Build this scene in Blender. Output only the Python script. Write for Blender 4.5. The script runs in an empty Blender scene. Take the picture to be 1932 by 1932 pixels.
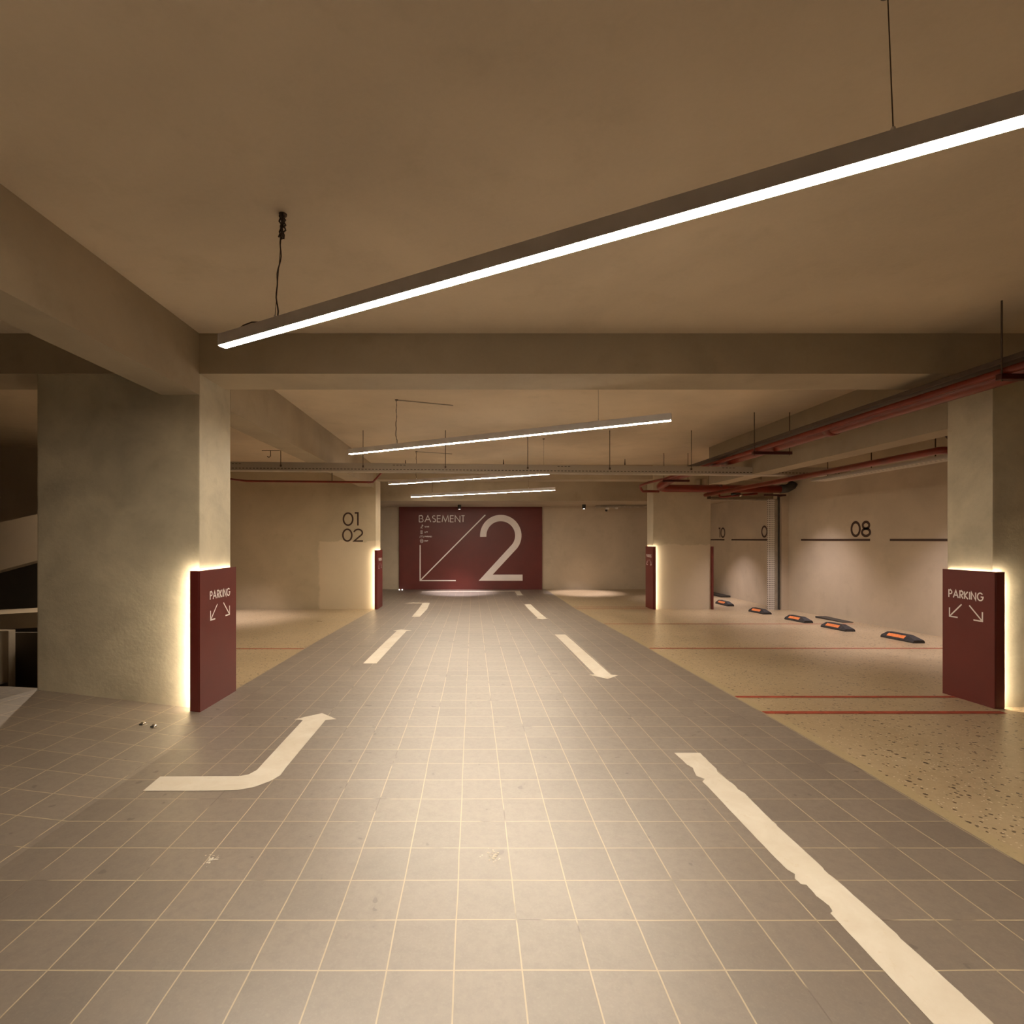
import bpy, bmesh, math, random
from mathutils import Vector, Matrix
random.seed(7)
C = bpy.context.scene.collection
sc = bpy.context.scene

# ---------------------------------------------------------------- camera, world, exposure
cam_d = bpy.data.cameras.new('camera'); cam = bpy.data.objects.new('camera', cam_d); C.objects.link(cam)
cam.location = (0, 0, 1.3); cam.rotation_euler = (math.pi/2, 0, 0)
cam_d.sensor_width = 36; cam_d.lens = 18
cam_d.shift_x = (966-892)/1932; cam_d.shift_y = (1018-966)/1932
cam_d.clip_start = 0.02
sc.camera = cam
w = bpy.data.worlds.new('world'); sc.world = w; w.use_nodes = True
w.node_tree.nodes['Background'].inputs[0].default_value = (1, .8, .6, 1)
w.node_tree.nodes['Background'].inputs[1].default_value = 0.0
vs = sc.view_settings
vs.view_transform = 'Standard'; vs.look = 'None'; vs.gamma = 1; vs.use_curve_mapping = False
vs.exposure = 0.0
LIGHT = (1.0, .855, .665)
BAR_POWER = 172.0      # emission strength of the hanging light bars
GLOW_POWER = 90.0     # LED strips behind the parking panels

# ---------------------------------------------------------------- the floor's height
PROF = [(-6, -.02), (0, -.02), (3, -.022), (4, -.036), (7, -.093), (11.1, -.205), (15.8, -.225)]
def prof(y):
    for (a, za), (b, zb) in zip(PROF, PROF[1:]):
        if y <= b: return za + (zb-za)*(y-a)/(b-a)
    return PROF[-1][1]
def fz(x, y):
    z = prof(y)
    if y < 4.6 and x < -1.9:
        t = min(max((y-3.4)/.55, 0), 1); x0 = -1.9 - .22*t
        z += min(max(x0-x, 0)*.118, .17)
    return z
def fp(px, py):
    """point of the floor seen at a photo pixel (used to measure markings)"""
    y = 4.0; x = 0
    for _ in range(40):
        x = (px-892)/966*y
        y = .5*y + .5*966*(1.3-fz(x, y))/(py-1018)
    return ((px-892)/966*y, y)

# ---------------------------------------------------------------- mesh helpers
WORLD = {}
def link(name, bm, mats, parent=None, label=None, cat=None, group=None, kind=None, smooth=False, origin=None, keep=False):
    if not keep: bmesh.ops.recalc_face_normals(bm, faces=bm.faces)
    co = [v.co for v in bm.verts]
    if parent is not None: o0 = WORLD[parent.name]
    elif origin is not None: o0 = Vector(origin)
    else:
        mn = [min(c[i] for c in co) for i in range(3)]; mx = [max(c[i] for c in co) for i in range(3)]
        o0 = Vector(((mn[0]+mx[0])/2, (mn[1]+mx[1])/2, mn[2]))
    own = o0
    for v in bm.verts: v.co -= own
    me = bpy.data.meshes.new(name); bm.to_mesh(me); bm.free()
    if not isinstance(mats, (list, tuple)): mats = [mats]
    for m in mats: me.materials.append(m)
    if smooth:
        for p in me.polygons: p.use_smooth = True
    o = bpy.data.objects.new(name, me); C.objects.link(o)
    if parent is not None: o.parent = parent
    else: o.location = own
    WORLD[o.name] = Vector(own)
    tag(o, label, cat, group, kind)
    return o
def tag(o, label=None, cat=None, group=None, kind=None):
    if label: o['label'] = label
    if cat: o['category'] = cat
    if group: o['group'] = group
    if kind: o['kind'] = kind
def thing(name, loc, label, cat, group=None):
    o = bpy.data.objects.new(name, None); C.objects.link(o); o.location = loc
    o.empty_display_size = .1
    WORLD[o.name] = Vector(loc); tag(o, label, cat, group); return o
def NB(): return bmesh.new()
def box(bm, x0, x1, y0, y1, z0, z1, bevel=0, seg=2):
    vs_ = [bm.verts.new(p) for p in [(x0,y0,z0),(x1,y0,z0),(x1,y1,z0),(x0,y1,z0),(x0,y0,z1),(x1,y0,z1),(x1,y1,z1),(x0,y1,z1)]]
    fs = [bm.faces.new([vs_[i] for i in f]) for f in [(0,3,2,1),(4,5,6,7),(0,1,5,4),(1,2,6,5),(2,3,7,6),(3,0,4,7)]]
    if bevel:
        es = list({e for f in fs for e in f.edges})
        bmesh.ops.bevel(bm, geom=es, offset=bevel, segments=seg, affect='EDGES', profile=.7)
    return bm
def tube(bm, pts, r, n=10, rfun=None):
    pts = [Vector(p) for p in pts]; rings = []
    prev = None
    for i, p in enumerate(pts):
        if i == 0: t = pts[1]-p
        elif i == len(pts)-1: t = p-pts[i-1]
        else: t = (pts[i+1]-p).normalized()+(p-pts[i-1]).normalized()
        t.normalize()
        if prev is None:
            u = t.orthogonal().normalized()
        else:
            u = prev - t*prev.dot(t)
            u = u.normalized() if u.length > 1e-6 else t.orthogonal().normalized()
        prev = u; v = t.cross(u)
        rr = rfun(i) if rfun else r
        rings.append([bm.verts.new(p+rr*(math.cos(2*math.pi*k/n)*u+math.sin(2*math.pi*k/n)*v)) for k in range(n)])
    for a, b in zip(rings, rings[1:]):
        for k in range(n): bm.faces.new([a[k], a[(k+1)%n], b[(k+1)%n], b[k]])
    bm.faces.new(rings[0][::-1]); bm.faces.new(rings[-1])
    return bm
def cyl(bm, p0, p1, r, n=16): return tube(bm, [p0, p1], r, n)
def lathe(bm, c, prof_, n=24, axis='z'):
    rings = []
    for r, h in prof_:
        ring = []
        for k in range(n):
            a = 2*math.pi*k/n
            ring.append(bm.verts.new((c[0]+r*math.cos(a), c[1]+r*math.sin(a), c[2]+h)))
        rings.append(ring)
    for a, b in zip(rings, rings[1:]):
        for k in range(n): bm.faces.new([a[k], a[(k+1)%n], b[(k+1)%n], b[k]])
    bm.faces.new(rings[0][::-1]); bm.faces.new(rings[-1])
    return bm
def bend(p, q, r_, s, n=6):
    """rounded corner at q between p and s"""
    p, q, s = Vector(p), Vector(q), Vector(s)
    a = q+(p-q).normalized()*r_; b = q+(s-q).normalized()*r_
    return [tuple(a*(1-t)**2+q*2*t*(1-t)+b*t*t) for t in [i/n for i in range(n+1)]]

# ---------------------------------------------------------------- materials
def mat(name):
    m = bpy.data.materials.new(name); m.use_nodes = True
    nt = m.node_tree; b = nt.nodes['Principled BSDF']
    return m, nt, b
def N(nt, t, **kw):
    n = nt.nodes.new(t)
    for k, v in kw.items():
        if k.startswith('i_'): n.inputs[k[2:].replace('_', ' ')].default_value = v
        else: setattr(n, k, v)
    return n
def mixc(nt, fac, a, b, mode='MIX'):
    n = nt.nodes.new('ShaderNodeMix'); n.data_type = 'RGBA'; n.blend_type = mode
    for s, v in ((0, fac), (6, a), (7, b)):
        if hasattr(v, 'is_output') or isinstance(v, bpy.types.NodeSocket): nt.links.new(v, n.inputs[s])
        else: n.inputs[s].default_value = v if s == 0 else (*v, 1)
    return n.outputs[2]
def mth(nt, op, a, b=None, clamp=False):
    n = nt.nodes.new('ShaderNodeMath'); n.operation = op; n.use_clamp = clamp
    for i, v in enumerate((a, b)):
        if v is None: continue
        if isinstance(v, bpy.types.NodeSocket): nt.links.new(v, n.inputs[i])
        else: n.inputs[i].default_value = v
    return n.outputs[0]
def noise(nt, vec, scale, detail=3, rough=.5, dist=0):
    n = N(nt, 'ShaderNodeTexNoise'); n.inputs['Scale'].default_value = scale
    n.inputs['Detail'].default_value = detail; n.inputs['Roughness'].default_value = rough; n.inputs['Distortion'].default_value = dist
    nt.links.new(vec, n.inputs['Vector']); return n.outputs['Fac']
def ramp(nt, fac, a, b):
    n = N(nt, 'ShaderNodeMapRange'); n.inputs['From Min'].default_value = a; n.inputs['From Max'].default_value = b
    nt.links.new(fac, n.inputs['Value']); return n.outputs[0]
def geo(nt): return nt.nodes.new('ShaderNodeNewGeometry').outputs['Position']
def simple(name, col, rough=.5, metal=0, var=.08, scale=6, bump=0):
    m, nt, b = mat(name); p = geo(nt)
    f = noise(nt, p, scale, 4)
    c = mixc(nt, ramp(nt, f, .35, .65), tuple(x*(1-var) for x in col), tuple(min(1, x*(1+var)) for x in col))
    nt.links.new(c, b.inputs['Base Color'])
    b.inputs['Roughness'].default_value = rough; b.inputs['Metallic'].default_value = metal
    if bump:
        bp = N(nt, 'ShaderNodeBump'); bp.inputs['Strength'].default_value = bump; bp.inputs['Distance'].default_value = .004
        nt.links.new(noise(nt, p, scale*8, 3), bp.inputs['Height']); nt.links.new(bp.outputs[0], b.inputs['Normal'])
    return m
def plaster(name, col, mott=.22, scale=1.3, rough=.75, bump=.25, patch=None):
    m, nt, b = mat(name); p = geo(nt)
    f1 = noise(nt, p, scale, 4, .55, .4); f2 = noise(nt, p, scale*4.5, 5, .6)
    f3 = noise(nt, p, 38, 4, .6)
    c = mixc(nt, ramp(nt, f1, .32, .68), tuple(x*(1-mott) for x in col), tuple(min(1, x*(1+mott*.7)) for x in col))
    c = mixc(nt, mth(nt, 'MULTIPLY', ramp(nt, f2, .55, .75), .25), c, tuple(x*.62 for x in (col[0], col[1]*.98, col[2]*.85)))
    c = mixc(nt, mth(nt, 'MULTIPLY', ramp(nt, f3, .3, .7), .10), c, tuple(min(1, x*1.3) for x in col))
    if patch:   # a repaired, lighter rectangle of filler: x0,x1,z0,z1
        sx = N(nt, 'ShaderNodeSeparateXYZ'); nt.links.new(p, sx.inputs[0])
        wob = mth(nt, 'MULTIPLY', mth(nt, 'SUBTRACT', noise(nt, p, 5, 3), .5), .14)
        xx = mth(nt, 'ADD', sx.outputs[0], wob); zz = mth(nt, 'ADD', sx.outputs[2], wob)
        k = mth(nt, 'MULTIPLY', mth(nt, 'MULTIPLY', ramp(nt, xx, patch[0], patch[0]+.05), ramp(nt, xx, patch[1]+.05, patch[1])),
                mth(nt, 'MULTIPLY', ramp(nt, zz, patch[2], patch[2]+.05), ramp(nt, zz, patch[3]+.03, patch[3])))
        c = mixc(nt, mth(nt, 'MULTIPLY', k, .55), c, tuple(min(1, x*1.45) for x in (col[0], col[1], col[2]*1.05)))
    nt.links.new(c, b.inputs['Base Color']); b.inputs['Roughness'].default_value = rough
    bp = N(nt, 'ShaderNodeBump'); bp.inputs['Strength'].default_value = bump; bp.inputs['Distance'].default_value = .01
    h = mth(nt, 'ADD', mth(nt, 'MULTIPLY', f2, .8), mth(nt, 'MULTIPLY', f3, .35))
    nt.links.new(h, bp.inputs['Height']); nt.links.new(bp.outputs[0], b.inputs['Normal'])
    return m
M = {}
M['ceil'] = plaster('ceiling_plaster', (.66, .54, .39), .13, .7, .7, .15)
M['beam'] = plaster('shaded_beam_plaster', (.40, .325, .225), .14, .9, .7, .2)  # same paint as the ceiling, darkened for the shade on beam faces
M['wall'] = plaster('wall_plaster', (.54, .455, .345), .15, .8, .75, .2)
M['col'] = plaster('column_plaster', (.56, .495, .365), .25, 2.1, .6, .4)
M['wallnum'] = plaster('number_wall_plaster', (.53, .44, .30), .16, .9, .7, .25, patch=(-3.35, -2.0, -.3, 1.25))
M['colfar'] = plaster('far_column_plaster', (.46, .39, .28), .16, 1.2, .7, .25, patch=(3.6, 5.3, -.3, 1.17))
M['maroon'] = simple('maroon_paint', (.125, .017, .013), .42, 0, .06, 3)
M['white'] = simple('white_lettering', (.85, .77, .74), .5, 0, .03, 4)
M['brown'] = simple('dark_brown_paint', (.045, .018, .010), .5, 0, .1, 9)
M['red'] = simple('red_pipe_paint', (.19, .020, .006), .32, 0, .15, 5)
M['darkred'] = simple('dark_red_bracket_paint', (.06, .008, .005), .45, 0, .15, 8)
M['redline'] = simple('red_floor_paint', (.36, .06, .03), .6, 0, .25, 14)
M['alu'] = simple('grey_aluminium', (.75, .72, .72), .5, .1, .05, 8)
M['galv'] = simple('galvanised_steel', (.42, .37, .30), .5, .3, .1, 12)
M['rod'] = simple('dark_steel_rod', (.10, .07, .05), .6, .4, .1, 20)
M['cable'] = simple('dark_cable', (.05, .03, .02), .6, 0, .1, 20)
M['black'] = simple('black_plastic', (.02, .018, .016), .45, 0, .2, 20)
M['rubber'] = simple('black_rubber', (.035, .032, .034), .6, 0, .3, 30, .3)
M['orange'] = simple('orange_reflective_strip', (.86, .27, .09), .35, 0, .12, 25)
M['chrome'] = simple('worn_chrome', (.72, .68, .6), .22, .9, .1, 30)
M['whitepl'] = simple('white_plastic', (.7, .66, .6), .45, 0, .05, 10)
M['steelplate'] = simple('dark_steel_plate', (.06, .055, .05), .5, .4, .2, 10)
M['dark'] = plaster('shade_dark_plaster', (.10, .08, .06), .2, 1, .9, .2)  # colour stands for shade in the voids and cuts bounce off unseen walls

def emit(name, col, s):
    m, nt, b = mat(name)
    b.inputs['Base Color'].default_value = (.8, .8, .8, 1)
    b.inputs['Emission Color'].default_value = (*col, 1); b.inputs['Emission Strength'].default_value = s
    return m
M['bar'] = emit('bar_diffuser', LIGHT, BAR_POWER)
M['glow'] = emit('led_strip', (1, .86, .62), GLOW_POWER)
M['glowfar'] = emit('far_led_strip', (1, .86, .62), GLOW_POWER*.4)
M['glowtop'] = emit('top_led_strip', (1, .86, .62), GLOW_POWER*.28)
M['spot'] = emit('spot_lens', (1, .86, .78), 6)

# perforated tray metal: rows of dark slots
def perforated(name, col, pitch, axis, rows, rough=.5):
    m, nt, b = mat(name); tc = N(nt, 'ShaderNodeTexCoord'); sx = N(nt, 'ShaderNodeSeparateXYZ')
    nt.links.new(tc.outputs['Object'], sx.inputs[0])
    u = mth(nt, 'ABSOLUTE', mth(nt, 'SUBTRACT', mth(nt, 'FRACT', mth(nt, 'DIVIDE', sx.outputs[axis[0]], pitch)), .5))
    inu = mth(nt, 'LESS_THAN', u, .27)
    tot = None
    for (c0, hw) in rows:
        k = mth(nt, 'LESS_THAN', mth(nt, 'ABSOLUTE', mth(nt, 'SUBTRACT', sx.outputs[axis[1]], c0)), hw)
        tot = k if tot is None else mth(nt, 'MAXIMUM', tot, k)
    k = mth(nt, 'MULTIPLY', inu, tot)
    c = mixc(nt, k, col, (.03, .02, .015))
    nt.links.new(c, b.inputs['Base Color']); b.inputs['Roughness'].default_value = rough; b.inputs['Metallic'].default_value = .15
    return m

# tiles of the lane
def tile_mat():
    m, nt, b = mat('grey_floor_tiles'); p = geo(nt)
    mp = N(nt, 'ShaderNodeMapping'); mp.inputs['Location'].default_value = (.057+.208*60, -1.570+.208*60, 0)
    nt.links.new(p, mp.inputs['Vector'])
    # slightly wavering joints
    wv = N(nt, 'ShaderNodeTexNoise'); wv.inputs['Scale'].default_value = 2.2; nt.links.new(p, wv.inputs['Vector'])
    va = N(nt, 'ShaderNodeVectorMath', operation='SUBTRACT'); nt.links.new(wv.outputs['Color'], va.inputs[0]); va.inputs[1].default_value = (.5, .5, .5)
    vb = N(nt, 'ShaderNodeVectorMath', operation='SCALE'); nt.links.new(va.outputs[0], vb.inputs[0]); vb.inputs['Scale'].default_value = .010
    vc = N(nt, 'ShaderNodeVectorMath', operation='ADD'); nt.links.new(mp.outputs[0], vc.inputs[0]); nt.links.new(vb.outputs[0], vc.inputs[1])
    br = N(nt, 'ShaderNodeTexBrick', offset=0.0, squash=1.0); nt.links.new(vc.outputs[0], br.inputs['Vector'])
    for k, v in (('Scale', 1), ('Mortar Size', .0030), ('Mortar Smooth', .35), ('Brick Width', .208), ('Row Height', .208), ('Bias', 0)): br.inputs[k].default_value = v
    br.inputs['Color1'].default_value = (0, 0, 0, 1); br.inputs['Color2'].default_value = (1, 1, 1, 1); br.inputs['Mortar'].default_value = (.5, .5, .5, 1)
    f1 = noise(nt, p, 1.1, 4, .6); f2 = noise(nt, p, 26, 6, .72); f3 = noise(nt, p, 110, 4, .7)
    c = mixc(nt, br.outputs['Color'], (.160, .125, .099), (.212, .170, .136))
    c = mixc(nt, mth(nt, 'MULTIPLY', ramp(nt, f1, .35, .7), .6), c, (.235, .19, .15))
    c = mixc(nt, mth(nt, 'MULTIPLY', ramp(nt, f2, .42, .68), .45), c, (.115, .092, .074))
    c = mixc(nt, mth(nt, 'MULTIPLY', ramp(nt, f3, .5, .75), .35), c, (.30, .25, .20))
    # dark smears and spots
    sp = noise(nt, p, 13, 1.5, .5); c = mixc(nt, mth(nt, 'MULTIPLY', ramp(nt, sp, .735, .75), .65), c, (.06, .045, .03))
    # ochre stains
    so = noise(nt, p, 2.3, 3, .6, .8); c = mixc(nt, mth(nt, 'MULTIPLY', ramp(nt, so, .70, .78), .5), c, (.35, .22, .07))
    gr = mixc(nt, ramp(nt, noise(nt, p, 3.2, 3), .60, .66), (.47, .38, .24), (.10, .07, .05))
    c = mixc(nt, br.outputs['Fac'], c, gr)
    nt.links.new(c, b.inputs['Base Color'])
    r = N(nt, 'ShaderNodeMapRange'); r.inputs['To Min'].default_value = .36; r.inputs['To Max'].default_value = .54; b.inputs['Specular IOR Level'].default_value = .6; b.inputs['IOR'].default_value = 2.7
    nt.links.new(f2, r.inputs['Value']); nt.links.new(r.outputs[0], b.inputs['Roughness'])
    bp = N(nt, 'ShaderNodeBump'); bp.inputs['Strength'].default_value = .22; bp.inputs['Distance'].default_value = .002
    h = mth(nt, 'ADD', mth(nt, 'MULTIPLY', br.outputs['Fac'], -.6), mth(nt, 'MULTIPLY', f2, .5))
    nt.links.new(h, bp.inputs['Height']); nt.links.new(bp.outputs[0], b.inputs['Normal'])
    return m
M['tile'] = tile_mat()
def terrazzo():
    m, nt, b = mat('tan_terrazzo'); p = geo(nt)
    f1 = noise(nt, p, .9, 4, .6); f2 = noise(nt, p, 22, 5, .7)
    c = mixc(nt, ramp(nt, f1, .3, .7), (.40, .305, .185), (.52, .41, .265))
    c = mixc(nt, mth(nt, 'MULTIPLY', ramp(nt, f2, .45, .75), .4), c, (.27, .195, .11))
    for sc_, th, col in ((30, .24, (.075, .048, .025)), (14, .17, (.05, .032, .02)), (50, .22, (.66, .56, .42))):
        v = N(nt, 'ShaderNodeTexVoronoi'); v.inputs['Scale'].default_value = sc_; v.inputs['Randomness'].default_value = 1
        q = N(nt, 'ShaderNodeVectorMath', operation='ADD'); nt.links.new(p, q.inputs[0])
        nn = N(nt, 'ShaderNodeTexNoise'); nn.inputs['Scale'].default_value = 60; nt.links.new(p, nn.inputs['Vector'])
        s2 = N(nt, 'ShaderNodeVectorMath', operation='SCALE'); s2.inputs['Scale'].default_value = .012; nt.links.new(nn.outputs['Color'], s2.inputs[0])
        nt.links.new(s2.outputs[0], q.inputs[1]); nt.links.new(q.outputs[0], v.inputs['Vector'])
        sel = N(nt, 'ShaderNodeSeparateColor'); nt.links.new(v.outputs['Color'], sel.inputs[0])
        k = mth(nt, 'MULTIPLY', mth(nt, 'LESS_THAN', v.outputs['Distance'], th), mth(nt, 'GREATER_THAN', sel.outputs[0], .5))
        c = mixc(nt, mth(nt, 'MULTIPLY', k, .9), c, col)
    sx = N(nt, 'ShaderNodeSeparateXYZ'); nt.links.new(p, sx.inputs[0])
    edge = mth(nt, 'MULTIPLY', mth(nt, 'GREATER_THAN', sx.outputs[0], 2.2), mth(nt, 'LESS_THAN', mth(nt, 'ADD', sx.outputs[0], mth(nt, 'MULTIPLY', f2, .05)), 2.34))
    c = mixc(nt, mth(nt, 'MULTIPLY', edge, .85), c, (.44, .35, .205))
    nt.links.new(c, b.inputs['Base Color'])
    r = N(nt, 'ShaderNodeMapRange'); r.inputs['To Min'].default_value = .22; r.inputs['To Max'].default_value = .42
    nt.links.new(f1, r.inputs['Value']); nt.links.new(r.outputs[0], b.inputs['Roughness'])
    return m
M['terr'] = terrazzo()
def floorpaint():
    m, nt, b = mat('worn_white_floor_paint'); p = geo(nt)
    f = noise(nt, p, 5, 5, .65, .5); g = noise(nt, p, 28, 4, .6)
    c = mixc(nt, ramp(nt, f, .3, .7), (.66, .59, .49), (.76, .71, .62))
    c = mixc(nt, mth(nt, 'MULTIPLY', ramp(nt, g, .62, .74), .3), c, (.58, .47, .30))
    nt.links.new(c, b.inputs['Base Color']); b.inputs['Roughness'].default_value = .5
    return m
M['paint'] = floorpaint()

# ---------------------------------------------------------------- the setting
bm = NB()
XE = 2.24
def patch(x0, x1, y0, y1, mi, zf=fz, dx=.25):
    ys = sorted({y0, y1} | {a for a, _ in PROF if y0 < a < y1} | {y0+i*.2 for i in range(1, int((y1-y0)/.2)) if y0+i*.2 < 4.8})
    nx = max(1, int((x1-x0)/dx)); xs = [x0+(x1-x0)*i/nx for i in range(nx+1)]
    e = 1e-4
    g = [[bm.verts.new((x, y, zf(x, min(y, y1-e)))) for x in xs] for y in ys]
    for j in range(len(ys)-1):
        for i in range(len(xs)-1):
            f = bm.faces.new([g[j][i], g[j][i+1], g[j+1][i+1], g[j+1][i]]); f.material_index = mi
patch(-1.9, XE, -4, 4.6, 0); patch(-3.45, -1.9, -4, 4.6, 0, dx=.1); patch(-9, -3.45, -4, 4.07, 0)
patch(-9, -3.99, 4.07, 4.4, 0, zf=lambda x, y: prof(y)+.12)
patch(-2.13, XE, 4.6, 11.08, 0); patch(-5.0, XE, 11.08, 15.75, 0)
patch(-4.8, -2.13, 4.6, 11.08, 1); patch(-6.2, -4.8, 9.3, 11.08, 1); patch(XE, 6.75, -4, 15.75, 1)
link('floor', bm, [M['tile'], M['terr']], kind='structure', origin=(0, 0, 0), keep=True)

def struct(name, mt, *boxes):
    b_ = NB()
    for bx in boxes: box(b_, *bx)
    return link(name, b_, mt, kind='structure')
struct('ceiling', M['ceil'], (-9.2, 7.0, -4.2, 16, 2.92, 3.1))
struct('wall_back', M['wall'], (-9.2, 7.0, 15.7, 15.9, -.4, 2.92))
struct('wall_right', M['wall'], (6.75, 7.0, -4.2, 15.7, -.4, 2.92))
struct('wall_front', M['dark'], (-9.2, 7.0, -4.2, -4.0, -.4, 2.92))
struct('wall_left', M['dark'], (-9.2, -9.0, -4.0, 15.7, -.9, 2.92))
struct('wall_left_far', M['wall'], (-5.2, -5.0, 11.64, 15.7, -.4, 2.92))
# beams
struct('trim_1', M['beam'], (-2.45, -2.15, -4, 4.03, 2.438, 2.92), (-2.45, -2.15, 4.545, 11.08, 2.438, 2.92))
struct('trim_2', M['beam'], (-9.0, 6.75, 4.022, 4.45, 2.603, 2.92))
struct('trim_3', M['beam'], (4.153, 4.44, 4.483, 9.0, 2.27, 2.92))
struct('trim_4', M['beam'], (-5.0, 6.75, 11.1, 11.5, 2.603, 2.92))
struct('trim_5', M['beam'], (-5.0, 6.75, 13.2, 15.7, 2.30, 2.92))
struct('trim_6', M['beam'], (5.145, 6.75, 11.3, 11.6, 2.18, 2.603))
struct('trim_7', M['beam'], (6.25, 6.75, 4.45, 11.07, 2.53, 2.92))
# ramp structure at the far left
b_ = NB(); box(b_, -8.98, -5.3, 9.0, 9.2, -.9, 2.92); link('wall_ramp', b_, M['wall'], kind='structure')
def prism_xz(bm, poly, y0, y1):
    a = [bm.verts.new((x, y0, z)) for x, z in poly]; b = [bm.verts.new((x, y1, z)) for x, z in poly]
    bm.faces.new(a); bm.faces.new(b[::-1]); n = len(poly)
    for i in range(n): bm.faces.new([a[i], b[i], b[(i+1)%n], a[(i+1)%n]])
b_ = NB(); prism_xz(b_, [(-8.9, 1.00), (-4.9, 1.88), (-4.9, 1.30), (-8.9, .22)], 7.0, 7.2)
link('ramp_parapet', b_, M['wall'], label='sloping plastered ramp parapet rising behind the near left column', cat='parapet')
b_ = NB(); prism_xz(b_, [(-8.9, .24), (-4.9, .46), (-4.9, .28), (-8.9, .06)], 6.0, 6.6)
link('ramp_kerb', b_, M['wall'], label='low horizontal plastered kerb below the sloping ramp parapet, far left', cat='kerb')
b_ = NB(); box(b_, -8.9, -3.99, 4.4, 4.47, -.6, .517, .01); link('ramp_block', b_, M['wall'], label='low plastered block beside the dark gap left of the near column', cat='block')
struct('shade_sheet', M['dark'], (-8.98, -5.3, 8.6, 8.7, -.9, 1.2))  # dark sheet added for the shade under the ramp parapet
struct('shade_sheet_low', M['dark'], (-8.98, -3.40, 4.56, 4.60, -.9, .47))  # dark sheet added for the shaded gap left of the near column

# columns
def column(x0, x1, y0, y1, mt, label):
    b_ = NB(); box(b_, x0, x1, y0, y1, -.4, 2.92, .012, 2)
    return link('concrete_column', b_, mt, label=label, cat='column')
column(-3.43, -2.15, 4.03, 4.545, M['col'], 'broad near left concrete column, stained and lit along the maroon panel edge')
column(4.153, 5.45, 4.09, 4.483, M['col'], 'near right concrete column cut off by the right edge of the picture')
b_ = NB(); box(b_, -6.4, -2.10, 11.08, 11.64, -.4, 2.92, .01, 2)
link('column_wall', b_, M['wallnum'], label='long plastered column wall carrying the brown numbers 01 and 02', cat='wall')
column(3.90, 5.145, 11.07, 11.455, M['colfar'], 'far right plastered column with a lighter repaired lower half')
column(6.60, 6.80, 10.95, 11.25, M['wall'], 'narrow pilaster on the right wall beside the perforated vertical tray')

# ---------------------------------------------------------------- lettering
def arc(cx, cy, r, a0, a1, n=14, ry=None):
    ry = r if ry is None else ry
    return [(cx+r*math.cos(math.radians(a0+(a1-a0)*i/n)), cy+ry*math.sin(math.radians(a0+(a1-a0)*i/n))) for i in range(n+1)]
G = {
 'B': (.60, [[(0, 0), (0, 1)], [(0, 1), (.28, 1)]+arc(.28, .765, .235, 90, -90)+[(0, .53)], [(0, .53)]+[(.31, .53)]+arc(.31, .265, .265, 90, -90)+[(0, 0)]]),
 'A': (.86, [[(0, 0), (.43, 1), (.86, 0)], [(.16, .36), (.70, .36)]]),
 'S': (.50, [arc(.25, .765, .215, 40, 215)+[(.36, .46)]+arc(.235, .255, .245, 38, -130)]),
 'E': (.48, [[(.48, 1), (0, 1), (0, 0), (.48, 0)], [(0, .53), (.46, .53)]]),
 'M': (.98, [[(0, 0), (.13, 1), (.49, .06), (.85, 1), (.98, 0)]]),
 'N': (.70, [[(0, 0), (0, 1), (.70, 0), (.70, 1)]]),
 'T': (.46, [[(0, 1), (.46, 1)], [(.23, 0), (.23, 1)]]),
 'P': (.52, [[(0, 0), (0, 1), (.27, 1)]+arc(.27, .745, .255, 90, -90)+[(0, .49)]]),
 'R': (.52, [[(0, 0), (0, 1), (.27, 1)]+arc(.27, .745, .255, 90, -90)+[(0, .49)], [(.18, .49), (.52, 0)]]),
 'K': (.56, [[(0, 0), (0, 1)], [(.52, 1), (.03, .46), (.56, 0)]]),
 'I': (.02, [[(.01, 0), (.01, 1)]]),
 'G': (.90, [arc(.45, .5, .44, 42, 358, 26, .49)+[(.52, .48)]]),
 'L': (.42, [[(0, 1), (0, 0), (.42, 0)]]),
 'F': (.42, [[(0, 0), (0, 1), (.42, 1)], [(0, .53), (.40, .53)]]),
 'X': (.60, [[(0, 0), (.60, 1)], [(0, 1), (.60, 0)]]),
 '0': (.62, [arc(.31, .5, .29, 0, 360, 28, .47)]),
 '1': (.24, [[(.0, .98), (.2, .98), (.2, 0)]]),
 '2': (.60, [arc(.29, .69, .27, 170, -38, 18)+[(.03, .03), (.60, .03)]]),
 '8': (.58, [arc(.29, .735, .215, 0, 360, 22, .225), arc(.29, .265, .265, 0, 360, 22, .245)]),
 '9': (.58, [arc(.29, .68, .27, 0, 360, 22, .28), [(.55, .6), (.24, 0)]]),
}
def ribbon(bm, pts, w, f3):
    pts = [Vector(p) for p in pts]
    closed = (pts[0]-pts[-1]).length < 1e-5
    if closed: pts = pts[:-1]
    n = len(pts); L = []; R = []
    for i, p in enumerate(pts):
        a = pts[i-1] if (i > 0 or closed) else None; b = pts[(i+1) % n] if (i < n-1 or closed) else None
        d1 = (p-a).normalized() if a is not None else None; d2 = (b-p).normalized() if b is not None else None
        if d1 is None: d1 = d2
        if d2 is None: d2 = d1
        n1 = Vector((-d1.y, d1.x)); n2 = Vector((-d2.y, d2.x)); m = (n1+n2)
        m = m.normalized() if m.length > 1e-4 else n1
        k = min(1/max(m.dot(n1), .3), 2.6)
        L.append(p+m*w/2*k); R.append(p-m*w/2*k)
    for i in range(n if closed else n-1):
        j = (i+1) % n
        q = [bm.verts.new(f3(v)) for v in (L[i], L[j], R[j], R[i])]
        try: bm.faces.new(q)
        except ValueError: pass
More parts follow.
